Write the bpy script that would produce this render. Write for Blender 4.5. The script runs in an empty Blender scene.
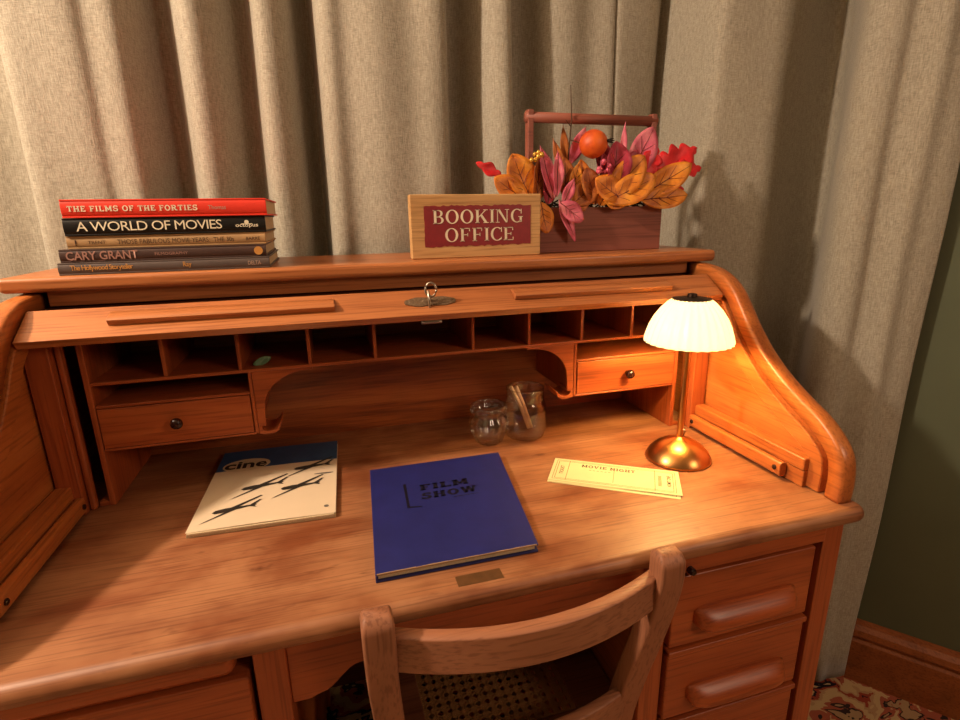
import bpy, bmesh, math, random
from mathutils import Vector, Matrix
random.seed(7)
PI = math.pi
S = bpy.context.scene
COL = S.collection
FZ = -0.80            # floor height; z = 0 is the desk's writing surface

# ------------------------------------------------------------------ camera
cd = bpy.data.cameras.new('camera'); cam = bpy.data.objects.new('camera', cd); COL.objects.link(cam)
cd.sensor_fit = 'HORIZONTAL'; cd.sensor_width = 36.0
cd.lens = 529.49 * 36.0 / 960.0
cd.clip_start = 0.02
pi_, ya, ro = -0.2675, -0.2783, -0.0176
fw = Vector((-math.sin(ya)*math.cos(pi_), math.cos(ya)*math.cos(pi_), math.sin(pi_)))
r_ = fw.cross(Vector((0, 0, 1))).normalized(); u_ = r_.cross(fw)
r2 = math.cos(ro)*r_ + math.sin(ro)*u_; u2 = -math.sin(ro)*r_ + math.cos(ro)*u_
M = Matrix((r2, u2, -fw)).transposed().to_4x4()
M.translation = Vector((-0.1672, -0.5612, 0.4694))
cam.matrix_world = M
S.camera = cam

# ------------------------------------------------------------------ world, lights, exposure
S.view_settings.view_transform = 'Standard'
S.view_settings.look = 'None'
S.view_settings.exposure = 0.0
S.view_settings.gamma = 1.0
S.view_settings.use_curve_mapping = False
w = bpy.data.worlds.new('world'); S.world = w; w.use_nodes = True
bg = w.node_tree.nodes['Background']
bg.inputs[0].default_value = (1.0, 0.62, 0.40, 1); bg.inputs[1].default_value = 0.13

def add_light(name, kind, loc, power, color, size, target=None):
    l = bpy.data.lights.new(name, kind); o = bpy.data.objects.new(name, l); COL.objects.link(o)
    o.location = loc; l.energy = power; l.color = color
    if kind == 'AREA':
        l.size = size
    else:
        l.shadow_soft_size = size
    if target:
        o.rotation_euler = (Vector(target)-Vector(loc)).to_track_quat('-Z', 'Y').to_euler()
    return o
add_light('room_lamp_light', 'POINT', (-1.6, 0.05, 1.4), 172, (1.0, 0.79, 0.60), 0.06)
add_light('right_fill_light', 'AREA', (1.3, -1.5, 1.1), 13, (1.0, 0.70, 0.48), 0.5, (0.3, 0.1, -0.15))  # added fill from the right, below ceiling height; brightens drawers and pull ends
LAMP = Vector((0.468, 0.252, 0.0))
add_light('desk_lamp_bulb_light', 'POINT', LAMP + Vector((0, 0, 0.268)), 7.5, (1.0, 0.66, 0.25), 0.022)

# ------------------------------------------------------------------ helpers: materials
def lin(h):
    h = h.lstrip('#'); out = []
    for i in (0, 2, 4):
        c = int(h[i:i+2], 16)/255
        out.append(c/12.92 if c <= 0.04045 else ((c+0.055)/1.055)**2.4)
    return (*out, 1.0)
MATS = {}
def mat_base(name):
    m = bpy.data.materials.new(name); m.use_nodes = True
    nt = m.node_tree; b = nt.nodes['Principled BSDF']
    MATS[name] = m
    return m, nt, b
def ramp(nt, stops):
    r = nt.nodes.new('ShaderNodeValToRGB'); e = r.color_ramp.elements
    while len(e) < len(stops): e.new(0.5)
    for i, (p, c) in enumerate(stops):
        e[i].position = p; e[i].color = c
    return r
def coords(nt, scale=(1, 1, 1), loc=(0, 0, 0), rot=(0, 0, 0)):
    t = nt.nodes.new('ShaderNodeTexCoord'); mp = nt.nodes.new('ShaderNodeMapping')
    nt.links.new(t.outputs['Object'], mp.inputs[0])
    mp.inputs['Scale'].default_value = scale; mp.inputs['Location'].default_value = loc; mp.inputs['Rotation'].default_value = rot
    return mp
def noise(nt, mp, scale, detail=4, rough=0.55, dist=0.0):
    n = nt.nodes.new('ShaderNodeTexNoise')
    n.inputs['Scale'].default_value = scale; n.inputs['Detail'].default_value = detail
    n.inputs['Roughness'].default_value = rough; n.inputs['Distortion'].default_value = dist
    if mp: nt.links.new(mp.outputs[0], n.inputs['Vector'])
    return n
def mixc(nt, a, b, f, mode='MIX'):
    x = nt.nodes.new('ShaderNodeMix'); x.data_type = 'RGBA'; x.blend_type = mode
    for s, v in ((0, f), (6, a), (7, b)):
        if hasattr(v, 'links') or isinstance(v, bpy.types.NodeSocket): nt.links.new(v, x.inputs[s])
        else: x.inputs[s].default_value = v
    return x.outputs[2]
def bump(nt, b, h, strength, dist=0.002):
    n = nt.nodes.new('ShaderNodeBump'); n.inputs['Strength'].default_value = strength; n.inputs['Distance'].default_value = dist
    nt.links.new(h, n.inputs['Height']); nt.links.new(n.outputs[0], b.inputs['Normal'])
def plain(name, h, rough=0.5, metal=0.0, var=0.12, nscale=40, spec=0.4):
    m, nt, b = mat_base(name)
    c = lin(h); d = tuple(x*(1-var) for x in c[:3])+(1,); l = tuple(min(1, x*(1+var)) for x in c[:3])+(1,)
    n = noise(nt, coords(nt), nscale, 3)
    r = ramp(nt, [(0.3, d), (0.7, l)]); nt.links.new(n.outputs[0], r.inputs[0])
    nt.links.new(r.outputs[0], b.inputs['Base Color'])
    b.inputs['Roughness'].default_value = rough; b.inputs['Metallic'].default_value = metal
    b.inputs['Specular IOR Level'].default_value = spec
    return m
def wood(name, dark, mid, light, axis='X', rough=0.42, grain=9.0, wear=None, off=(0, 0, 0), flame=0.0):
    m, nt, b = mat_base(name)
    k = {'X': (0.07, 1, 1), 'Y': (1, 0.07, 1), 'Z': (1, 1, 0.07)}[axis]
    mp = coords(nt, k, off)
    n = noise(nt, mp, grain*2.2, 6, 0.6, 0.7+flame)
    r = ramp(nt, [(0.28, lin(dark)), (0.5, lin(mid)), (0.72, lin(light))])
    nt.links.new(n.outputs[0], r.inputs[0])
    k2 = {'X': (0.03, 1, 1), 'Y': (1, 0.03, 1), 'Z': (1, 1, 0.03)}[axis]
    n2 = noise(nt, coords(nt, k2, off), 260, 2, 0.5)
    r2_ = ramp(nt, [(0.34, (0.68, 0.62, 0.58, 1)), (0.5, (1, 1, 1, 1))]); nt.links.new(n2.outputs[0], r2_.inputs[0])
    c = mixc(nt, r.outputs[0], r2_.outputs[0], 0.95, 'MULTIPLY')
    if wear:                      # big cloudy stains and scuffs that belong to the old timber
        n3 = noise(nt, coords(nt, (1, 1.8, 1), (3, 1, 0)), 5, 4, 0.6, 0.3)
        r3 = ramp(nt, [(0.35, lin(wear)), (0.62, (1, 1, 1, 1))]); nt.links.new(n3.outputs[0], r3.inputs[0])
        c = mixc(nt, c, r3.outputs[0], 0.9, 'MULTIPLY')
        n4 = noise(nt, coords(nt, (0.4, 1, 1), (7, 2, 0)), 38, 3, 0.6)
        r4 = ramp(nt, [(0.24, (0.32, 0.22, 0.16, 1)), (0.33, (1, 1, 1, 1))]); nt.links.new(n4.outputs[0], r4.inputs[0])
        c = mixc(nt, c, r4.outputs[0], 0.6, 'MULTIPLY')
    nt.links.new(c, b.inputs['Base Color'])
    b.inputs['Roughness'].default_value = rough
    b.inputs['Specular IOR Level'].default_value = 0.45
    bump(nt, b, n2.outputs[0], 0.18, 0.001)
    return m

WT = wood('worktop_oak', '#925e3e', '#a36e49', '#b27c55', 'X', 0.46, 8, wear='#b98f74')
DX = wood('desk_oak_x', '#8f4220', '#a65128', '#b86232', 'X', 0.36)
DY = wood('desk_oak_y', '#9a5026', '#b0622e', '#c0743c', 'Y', 0.33, 7)
DZ = wood('desk_oak_z', '#8a3e1e', '#a04d26', '#b25d30', 'Z', 0.38)
DB = wood('desk_oak_back', '#6a3016', '#9c5024', '#bb6c34', 'X', 0.42, 4, flame=2.4)
TB = wood('desk_oak_top', '#9a5730', '#b06a3c', '#bd7848', 'X', 0.34)
DK = wood('desk_oak_dark', '#3c1a0b', '#542511', '#66300f', 'X', 0.6)  # dark oak; in the slat and drawer gaps its darkness stands for shade
CH = wood('chair_beech', '#86553a', '#966044', '#a46c4c', 'Z', 0.55, 6)
CHX = wood('chair_beech_x', '#86553a', '#966044', '#a46c4c', 'X', 0.5, 6)
SK = wood('skirting_oak', '#77401f', '#8f4e28', '#a05a30', 'Y', 0.4)
CR = wood('crate_stain', '#834636', '#91503f', '#9c5a48', 'X', 0.55, 5)
SG = wood('sign_pine', '#b98a54', '#cc9f68', '#d8ad78', 'X', 0.55, 6)
KNOB = plain('knob_dark', '#2a120c', 0.22, 0.0, 0.2)
BRASS = plain('aged_brass', '#7d6650', 0.5, 0.55, 0.35, 300)
STEEL = plain('steel', '#b8a898', 0.32, 1.0)
COPPER = plain('brushed_brass', '#c98a4e', 0.30, 1.0, 0.06, 20)
DARKM = plain('dark_bronze', '#3b2a22', 0.35, 0.9)
BLACKINK = plain('black_ink', '#15110f', 0.6)
PAGES = plain('book_pages', '#cfb893', 0.8, 0, 0.12, 400)

# ------------------------------------------------------------------ helpers: meshes
def box(bm, x0, x1, y0, y1, z0, z1):
    v = [bm.verts.new((x, y, z)) for z in (z0, z1) for y in (y0, y1) for x in (x0, x1)]
    for f in ((0, 2, 3, 1), (4, 5, 7, 6), (0, 1, 5, 4), (2, 6, 7, 3), (0, 4, 6, 2), (1, 3, 7, 5)):
        bm.faces.new([v[i] for i in f])
    return v
def prism(bm, pts, axis, a0, a1):
    def P(p, a):
        return {'x': (a, p[0], p[1]), 'y': (p[0], a, p[1]), 'z': (p[0], p[1], a)}[axis]
    A = [bm.verts.new(P(p, a0)) for p in pts]; B = [bm.verts.new(P(p, a1)) for p in pts]
    n = len(pts)
    bm.faces.new(A[::-1]); bm.faces.new(B)
    for i in range(n):
        bm.faces.new((A[i], A[(i+1) % n], B[(i+1) % n], B[i]))
def loft(bm, rings, cap=True, closed=True):
    R = [[bm.verts.new(p) for p in r] for r in rings]
    n = len(R[0])
    for a, b in zip(R, R[1:]):
        for i in range(n if closed else n-1):
            bm.faces.new((a[i], a[(i+1) % n], b[(i+1) % n], b[i]))
    if cap and closed:
        bm.faces.new(R[0][::-1]); bm.faces.new(R[-1])
    return R
def lathe(bm, prof, c=(0, 0, 0), seg=40, flute=0.0, nfl=0, closed_loop=False):
    rings = []
    for r, z in prof:
        ring = []
        for i in range(seg):
            a = 2*PI*i/seg
            rr = r*(1+flute*math.cos(nfl*a)) if nfl else r
            ring.append((c[0]+rr*math.cos(a), c[1]+rr*math.sin(a), c[2]+z))
        rings.append(ring)
    if closed_loop: rings.append(rings[0])
    V = [[bm.verts.new(p) for p in r] for r in (rings[:-1] if closed_loop else rings)]
    if closed_loop: V.append(V[0])
    for a, b in zip(V, V[1:]):
        for i in range(seg):
            bm.faces.new((a[i], a[(i+1) % seg], b[(i+1) % seg], b[i]))
    if not closed_loop:
        bm.faces.new(V[0][::-1]); bm.faces.new(V[-1])
def tube(bm, pts, rad, seg=10):
    pts = [Vector(p) for p in pts]; rings = []
    for i, p in enumerate(pts):
        t = (pts[min(i+1, len(pts)-1)]-pts[max(i-1, 0)]).normalized()
        ref = Vector((0, 0, 1)) if abs(t.z) < 0.9 else Vector((1, 0, 0))
        a = t.cross(ref).normalized(); b = t.cross(a)
        r = rad[i] if isinstance(rad, (list, tuple)) else rad
        rings.append([p+a*r*math.cos(2*PI*k/seg)+b*r*math.sin(2*PI*k/seg) for k in range(seg)])
    loft(bm, rings)
def catmull(pts, n=6):
    out = []
    P = [pts[0]]+list(pts)+[pts[-1]]
    for i in range(1, len(P)-2):
        for k in range(n):
            t = k/n; o = []
            for a, b, c, d in zip(P[i-1], P[i], P[i+1], P[i+2]):
                o.append(0.5*((2*b)+(-a+c)*t+(2*a-5*b+4*c-d)*t*t+(-a+3*b-3*c+d)*t**3))
            out.append(tuple(o))
    out.append(tuple(pts[-1]))
    return out
def rrect(cx, cy, hx, hy, r, n=4):
    o = []
    for sx, sy, a0 in ((1, 1, 0), (-1, 1, PI/2), (-1, -1, PI), (1, -1, 1.5*PI)):
        for k in range(n+1):
            a = a0+k*PI/2/n
            o.append((cx+sx*(hx-r)+r*math.cos(a), cy+sy*(hy-r)+r*math.sin(a)))
    return o
def obj(name, bm, m, parent=None, bevel=0.0, smooth=False, seg=2, local=False, mods=()):
    """links one mesh object; vertices are given in scene space unless local=True"""
    bmesh.ops.recalc_face_normals(bm, faces=bm.faces)
    me = bpy.data.meshes.new(name); 
    if parent and not local:
        o0 = parent
        off = Vector(o0.location)
        while o0.parent: o0 = o0.parent; off += Vector(o0.location)
        bmesh.ops.translate(bm, verts=bm.verts, vec=-off)
    bm.to_mesh(me); bm.free()
    o = bpy.data.objects.new(name, me); COL.objects.link(o)
    if parent: o.parent = parent
    me.materials.append(m)
    if smooth:
        for p in me.polygons: p.use_smooth = True
    if bevel:
        b = o.modifiers.new('bevel', 'BEVEL'); b.width = bevel; b.segments = seg; b.limit_method = 'ANGLE'; b.angle_limit = 0.7
        for p in me.polygons: p.use_smooth = True
        b.harden_normals = True
    for k, kw in mods:
        mo = o.modifiers.new(k.lower(), k)
        for a, v in kw.items(): setattr(mo, a, v)
    return o
def B(): return bmesh.new()
def tag(o, label, cat, group=None, kind=None):
    o['label'] = label; o['category'] = cat
    if group: o['group'] = group
    if kind: o['kind'] = kind
    return o
def thing(name, label, cat, loc=(0, 0, 0), rotz=0.0, group=None):
    o = bpy.data.objects.new(name, None); COL.objects.link(o)
    o.location = loc; o.rotation_euler = (0, 0, rotz); o.empty_display_size = 0.05
    return tag(o, label, cat, group)
def struct(name, bm, m, **k):
    o = obj(name, bm, m, **k); o['kind'] = 'structure'; o['label'] = name.replace('_', ' '); o['category'] = name.split('_')[0]
    return o
def cbox(name, m, parent, *a, bevel=0.0015, local=False):
    bm = B(); box(bm, *a); return obj(name, bm, m, parent, bevel, local=local)

def text_mesh(body, bold=0.0, spacing=1.0):
    c = bpy.data.curves.new('t', 'FONT'); c.body = body; c.offset = bold; c.space_character = spacing; c.fill_mode = 'FRONT'; c.resolution_u = 3
    o = bpy.data.objects.new('t', c)
    me = bpy.data.meshes.new_from_object(o)
    bpy.data.objects.remove(o)
    bm = B(); bm.from_mesh(me); bpy.data.meshes.remove(me)
    return bm
def fit_to(bm, org, xd, yd, wd, hd):
    """lays a flat 2-D mesh into the box org + [0..wd]*xd + [0..hd]*yd"""
    xs = [v.co.x for v in bm.verts]; ys = [v.co.y for v in bm.verts]
    x0, x1, y0, y1 = min(xs), max(xs), min(ys), max(ys)
    org, xd, yd = Vector(org), Vector(xd).normalized(), Vector(yd).normalized()
    for v in bm.verts:
        v.co = org + xd*((v.co.x-x0)/(x1-x0)*wd) + yd*((v.co.y-y0)/(y1-y0)*hd)
    return bm
def lettering(name, body, m, parent, org, xd, yd, wd, hd, bold=0.0, local=False, spacing=1.0):
    bm = fit_to(text_mesh(body, bold, spacing), org, xd, yd, wd, hd)
    return obj(name, bm, m, parent, local=local)

# serif capitals drawn stroke by stroke
def glyph(bm, ch, ox):
    T, t, s = 0.17, 0.055, 0.05
    def rc(x0, y0, x1, y1):
        v = [bm.verts.new((ox+x, y, 0)) for x, y in ((x0, y0), (x1, y0), (x1, y1), (x0, y1))]; bm.faces.new(v)
    def quad(*p):
        bm.faces.new([bm.verts.new((ox+x, y, 0)) for x, y in p])
    def arc(cx, cy, rx, ry, a0, a1, tx, ty, n=20):
        pr = None
        for i in range(n+1):
            a = a0+(a1-a0)*i/n
            o = bm.verts.new((ox+cx+rx*math.cos(a), cy+ry*math.sin(a), 0)); q = bm.verts.new((ox+cx+(rx-tx)*math.cos(a), cy+(ry-ty)*math.sin(a), 0))
            if pr: bm.faces.new((pr[0], o, q, pr[1]))
            pr = (o, q)
    def stem(x, y0=0, y1=1):
        rc(x, y0, x+T, y1)
        if y0 == 0: rc(x-0.07, 0, x+T+0.07, s)
        if y1 == 1: rc(x-0.07, 1-s, x+T+0.07, 1)
    if ch == 'I': stem(0.08); return 0.36
    if ch == 'B':
        stem(0.08); rc(0.2, 0, 0.42, t); rc(0.2, 1-t, 0.40, 1); rc(0.2, 0.5-t/2, 0.42, 0.5+t/2)
        arc(0.40, 0.75, 0.27, 0.25, -PI/2, PI/2, 0.15, t); arc(0.42, 0.26, 0.31, 0.26, -PI/2, PI/2, 0.16, t); return 0.80
    if ch == 'O': arc(0.45, 0.5, 0.44, 0.52, 0, 2*PI, 0.17, 0.06, 36); return 0.95
    if ch in 'CG':
        arc(0.47, 0.5, 0.45, 0.52, 0.85, 2*PI-0.75, 0.17, 0.06, 30); rc(0.74, 0.66, 0.80, 1.0)
        if ch == 'C': rc(0.74, 0.08, 0.79, 0.26); return 0.86
        rc(0.66, 0.02, 0.82, 0.42); rc(0.56, 0.40, 0.90, 0.45); return 0.96
    if ch == 'K':
        stem(0.08); quad((0.25, 0.40), (0.25, 0.48), (0.70, 0.96), (0.78, 0.96)); quad((0.36, 0.53), (0.48, 0.66), (0.86, 0.04), (0.66, 0.04))
        rc(0.58, 1-s, 0.90, 1); rc(0.58, 0, 0.95, s); return 0.97
    if ch == 'N':
        rc(0.10, 0, 0.16, 1); rc(0, 0, 0.28, s); rc(0, 1-s, 0.28, 1); quad((0.10, 1), (0.30, 1), (0.84, 0), (0.72, 0)); rc(0.78, 0, 0.84, 1); rc(0.66, 1-s, 0.96, 1); return 1.0
    if ch in 'FE':
        stem(0.08); rc(0.2, 1-t, 0.68, 1); rc(0.62, 0.76, 0.68, 1); rc(0.2, 0.5-t/2, 0.54, 0.5+t/2); rc(0.50, 0.38, 0.55, 0.62)
        if ch == 'E': rc(0.2, 0, 0.70, t); rc(0.65, 0, 0.71, 0.25)
        return 0.78
def serif_text(body):
    bm = B(); x = 0
    for ch in body: x += glyph(bm, ch, x)+0.06
    return bm

# slab capitals built from strokes
def slab_text(body, wgt=0.2, slab=0.16, sh=0.15):
    bm = B(); X = 0
    def seg(p, q, w_):
        p, q = Vector((X+p[0], p[1], 0)), Vector((X+q[0], q[1], 0)); d = (q-p).normalized(); n = Vector((-d.y, d.x, 0))*w_/2
        bm.faces.new([bm.verts.new(a) for a in (p-n, q-n, q+n, p+n)])
    def rc(x0, y0, x1, y1): bm.faces.new([bm.verts.new((X+a, c, 0)) for a, c in ((x0, y0), (x1, y0), (x1, y1), (x0, y1))])
    def foot(x, y): rc(x-wgt/2-slab/2, y, x+wgt/2+slab/2, y+sh)
    def stem(x, a=True, c=True):
        rc(x-wgt/2, 0, x+wgt/2, 1)
        if a: foot(x, 0)
        if c: foot(x, 1-sh)
    def arcs(cx, cy, rx, ry, a0, a1, w_=None, n=18):
        w_ = w_ or wgt; pr = None
        for i in range(n+1):
            a = math.radians(a0+(a1-a0)*i/n)
            o = bm.verts.new((X+cx+rx*math.cos(a), cy+ry*math.sin(a), 0)); q = bm.verts.new((X+cx+(rx-w_)*math.cos(a), cy+(ry-w_*0.75)*math.sin(a), 0))
            if pr: bm.faces.new((pr[0], o, q, pr[1]))
            pr = (o, q)
    h = sh; g = 0.16
    for ch in body:
        if ch == ' ': X += 0.5; continue
        if ch == 'I': stem(0.2); a = 0.4
        elif ch == 'T': stem(0.4, True, False); rc(0, 1-h, 0.8, 1); rc(0, 0.72, 0.13, 1); rc(0.67, 0.72, 0.8, 1); a = 0.8
        elif ch == 'H': stem(0.18); stem(0.72); rc(0.2, 0.5-h/2, 0.7, 0.5+h/2); a = 0.9
        elif ch in 'EFL':
            stem(0.18); a = 0.72
            if ch != 'L': rc(0.2, 1-h, 0.72, 1); rc(0.6, 0.74, 0.72, 1); rc(0.2, 0.5-h/2, 0.55, 0.5+h/2)
            if ch != 'F': rc(0.2, 0, 0.74, h); rc(0.62, 0, 0.74, 0.28)
        elif ch == 'M': stem(0.18); stem(0.92); seg((0.2, 0.96), (0.55, 0.22), wgt*0.8); seg((0.9, 0.96), (0.55, 0.22), wgt*0.8); a = 1.1
        elif ch == 'N': stem(0.18, True, True); stem(0.78, False, True); seg((0.16, 0.93), (0.80, 0.07), wgt*0.9); a = 0.96
        elif ch == 'O': arcs(0.45, 0.5, 0.45, 0.52, 0, 360, None, 28); a = 0.9
        elif ch == 'G': arcs(0.45, 0.5, 0.45, 0.52, 45, 330); rc(0.66, 0.05, 0.86, 0.5); rc(0.48, 0.40, 0.9, 0.52); a = 0.92
        elif ch == 'R': stem(0.18); arcs(0.42, 0.72, 0.36, 0.28, -90, 90); rc(0.2, 1-h, 0.43, 1); rc(0.2, 0.44, 0.43, 0.44+h); seg((0.45, 0.5), (0.76, 0.05), wgt); rc(0.66, 0, 0.95, h); a = 0.92
        elif ch == 'S': arcs(0.38, 0.73, 0.36, 0.29, 20, 270); arcs(0.38, 0.28, 0.38, 0.30, -160, 90); rc(0.60, 0.68, 0.74, 0.98); rc(0.0, 0.03, 0.13, 0.34); a = 0.76
        elif ch == 'V': seg((0.14, 1), (0.45, 0.02), wgt); seg((0.76, 1), (0.45, 0.02), wgt*0.8); rc(0, 1-h, 0.32, 1); rc(0.6, 1-h, 0.9, 1); a = 0.9
        elif ch == 'W': seg((0.14, 1), (0.38, 0.02), wgt); seg((0.62, 1), (0.38, 0.02), wgt*0.8); seg((0.62, 1), (0.86, 0.02), wgt); seg((1.1, 1), (0.86, 0.02), wgt*0.8); rc(0, 1-h, 0.3, 1); rc(0.94, 1-h, 1.24, 1); a = 1.24
        else: a = 0.5
        X += a+g
    return bm

# ------------------------------------------------------------------ the room
# carpet
m, nt, b = mat_base('carpet')
mp = coords(nt, (1, 1, 1)); n0 = noise(nt, mp, 7, 3, 0.6, 1.5)
v1 = nt.nodes.new('ShaderNodeTexVoronoi'); v1.inputs['Scale'].default_value = 9
mx = nt.nodes.new('ShaderNodeVectorMath'); mx.operation = 'MULTIPLY_ADD'
nt.links.new(n0.outputs['Color'], mx.inputs[0]); mx.inputs[1].default_value = (0.13, 0.13, 0.13); nt.links.new(mp.outputs[0], mx.inputs[2])
nt.links.new(mx.outputs[0], v1.inputs['Vector'])
rp = ramp(nt, [(0.0, lin('#a04a3a')), (0.12, lin('#b08e68')), (0.24, lin('#3a2c2a')), (0.30, lin('#a85a44')), (0.38, lin('#c8a678')), (0.52, lin('#b89068')), (0.58, lin('#9c4434')), (0.65, lin('#262028')), (0.71, lin('#c8a678'))])
rp.color_ramp.interpolation = 'CONSTANT'
sc = nt.nodes.new('ShaderNodeMath'); sc.operation = 'MULTIPLY'; sc.inputs[1].default_value = 0.9
nt.links.new(v1.outputs['Distance'], sc.inputs[0]); nt.links.new(sc.outputs[0], rp.inputs[0])
nf = noise(nt, mp, 500, 2); cc = mixc(nt, rp.outputs[0], nf.outputs['Color'], 0.12, 'OVERLAY')
nt.links.new(cc, b.inputs['Base Color']); b.inputs['Roughness'].default_value = 0.95; b.inputs['Specular IOR Level'].default_value = 0.1
bump(nt, b, nf.outputs[0], 0.6, 0.004)
bm = B(); box(bm, -2.66, 2.6, -2.66, 1.26, FZ-0.05, FZ); struct('floor', bm, m)
# walls
WALL = plain('green_wall_paint', '#565a44', 0.65, 0, 0.04, 6)
bm = B(); box(bm, -2.6, 2.0, 1.2, 1.26, FZ, 1.9); struct('wall_back', bm, WALL)
bm = B(); box(bm, -2.66, -2.6, -2.6, 1.26, FZ, 1.9); struct('wall_left', bm, WALL)
bm = B(); box(bm, -2.66, 2.6, -2.66, -2.6, FZ, 1.9); struct('wall_front', bm, WALL)
bm = B(); box(bm, -2.66, 2.6, -2.66, 1.26, 1.9, 1.96); struct('ceiling', bm, plain('ceiling_paint', '#d8cfbc', 0.8, 0, 0.03, 5))
WD = Vector((0.63, -0.777)).normalized(); WN = Vector((-WD.y, WD.x)); WN = WN if WN.x > 0 else -WN   # outward
W0 = Vector((1.163, 0.306))
def wall_pts(s, off): p = W0+WD*s+WN*off; return (p.x, p.y)
bm = B(); prism(bm, [wall_pts(-0.06, 0), wall_pts(3.6, 0), wall_pts(3.6, 0.5), wall_pts(-0.06, 0.5)], 'z', FZ, 1.9); struct('wall_right', bm, WALL)
# skirting board swept along the right wall
bm = B(); prof = [(0.0, 0), (-0.022, 0), (-0.022, 0.115), (-0.017, 0.121), (-0.017, 0.127), (-0.024, 0.134), (-0.022, 0.150), (-0.012, 0.160), (-0.008, 0.168), (0, 0.170)]
loft(bm, [[(*wall_pts(s, o), FZ+z*1.08) for o, z in prof] for s in (-0.06, 3.6)]); struct('baseboard_right', bm, SK)

# ------------------------------------------------------------------ curtain
m, nt, b = mat_base('curtain_linen')
mp = coords(nt); n1 = noise(nt, coords(nt, (0.25, 0.25, 2)), 420, 3, 0.55); n2 = noise(nt, coords(nt, (2, 2, 0.2)), 300, 2, 0.55); n3 = noise(nt, mp, 3, 2)
cx_ = mixc(nt, n1.outputs[0], n2.outputs[0], 0.5); 
rp = ramp(nt, [(0.36, lin('#898070')), (0.62, lin('#b3aa99'))]); nt.links.new(cx_, rp.inputs[0])
nt.links.new(rp.outputs[0], b.inputs['Base Color']); b.inputs['Roughness'].default_value = 0.8; b.inputs['Specular IOR Level'].default_value = 0.25
b.inputs['Sheen Weight'].default_value = 0.3; b.inputs['Sheen Roughness'].default_value = 0.4
bump(nt, b, cx_, 0.55, 0.003)
CURT = m
U = [(-1.30, .03), (-1.15, -.01), (-1.02, .02), (-.93, -.02), (-.842, -.03), (-.78, -.04), (-.735, -.03), (-.712, .03), (-.694, .052), (-.64, .052), (-.583, .05), (-.557, .044), (-.51, .046), (-.488, .022), (-.462, -.022), (-.435, -.018), (-.419, .012),
     (-.388, .036), (-.351, .024), (-.318, -.018), (-.288, -.028), (-.272, .006), (-.255, .036), (-.215, .030), (-.19, -.012), (-.165, -.034), (-.150, -.026), (-.140, .036), (-.12, .05), (-.084, .046), (-.02, .056), (.05, .052), (.10, .058), (.130, .050), (.142, .014), (.156, -.018),
     (.185, -.012), (.21, .012), (.245, .045), (.280, .052), (.297, .030), (.311, -.014), (.345, -.018), (.372, -.004), (.40, .026), (.45, .036), (.51, .030), (.565, .038), (.576, .030), (.587, .038), (.64, .034), (.70, .02), (.735, -.005)]
path = [(x, 0.815-o*1.75) for x, o in U]
pathR = [(.748, .76), (.750, .69), (.750, .63), (.759, .600), (.80, .592), (.85, .586), (.90, .580), (.94, .586), (.98, .602), (1.04, .628), (1.09, .640), (1.13, .630), (1.12, .585), (1.05, .515), (.985, .450), (.952, .405), (.950, .372), (.972, .352), (1.0, .352), (1.02, .335), (1.04, .312), (1.07, .310), (1.10, .302), (1.125, .300)]
full = catmull(path+pathR, 5)
bm = B(); rows = 26; zt, zb = 1.86, FZ+0.012
rings = []
for j in range(rows+1):
    f = j/rows; z = zb+(zt-zb)*f; ring = []
    for i, (x, y) in enumerate(full):
        sway = 0.006*math.sin(3.1*z+x*9)+0.004*math.sin(7*z+x*23)
        ring.append((x+0.004*math.sin(2.3*z+x*5), y+sway, z))
    rings.append(ring)
loft(bm, rings, cap=False, closed=False)
o = obj('curtain', bm, CURT, smooth=True, mods=(('SOLIDIFY', dict(thickness=0.003)),))
tag(o, 'floor-length beige linen curtain hanging in deep folds behind the desk', 'curtain')

# ------------------------------------------------------------------ roll top desk
desk = thing('roll_top_desk', 'old oak roll-top desk standing open against the beige curtain', 'desk', (0, 0.35, FZ))
# worktop with bullnose edge
hw = 0.652; rc_ = 0.02
rings = []
for a in [PI*k/10-PI/2 for k in range(11)]:
    o_ = 0.015*(1-math.cos(a)); z = -0.015+0.015*math.sin(a)
    pts = []
    for cxx, cyy, a0 in ((hw-rc_, 0.69-rc_, 0), (-hw+rc_, 0.69-rc_, PI/2), (-hw+rc_, 0.0+rc_, PI), (hw-rc_, 0.0+rc_, 1.5*PI)):
        for k in range(6):
            t = a0+k*PI/10; rr = rc_-o_*0.98
            pts.append((cxx+rr*math.cos(t), cyy+rr*math.sin(t), z))
    rings.append(pts)
bm = B(); loft(bm, rings)
wt = obj('worktop', bm, WT, desk, smooth=False, mods=())
for p in wt.data.polygons: p.use_smooth = len(p.vertices) == 4
cbox('keyhole_plate', plain('worn_brass_plate', '#6e4c2e', 0.4, 0.4, 0.15, 60), desk, -0.037, 0.026, 0.015, 0.036, -0.001, 0.0006, bevel=0.0004)
# S-shaped ends
SP = [(0.022, 0.0), (0.021, 0.04), (0.028, 0.078), (0.048, 0.105), (0.08, 0.130), (0.125, 0.153), (0.173, 0.181), (0.217, 0.215), (0.256, 0.255), (0.283, 0.289), (0.310, 0.320), (0.345, 0.343), (0.39, 0.357), (0.45, 0.3615)]
sp = catmull(SP, 4)
def normals(P):
    out = []
    for i in range(len(P)):
        a = P[max(i-1, 0)]; c = P[min(i+1, len(P)-1)]
        ty, tz = c[0]-a[0], c[1]-a[1]; l = math.hypot(ty, tz); out.append((tz/l, -ty/l))
    return out
nn = normals(sp)
def off(a): return [(p[0]+n[0]*a, max(0.0, p[1]+n[1]*a)) for p, n in zip(sp, nn)]
def band(bm, sec, sgn):
    loft(bm, [[(sgn*X, p[0]+n[0]*a, max(0.0, p[1]+n[1]*a)) for a, X in sec] for p, n in zip(sp, nn)])
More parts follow.
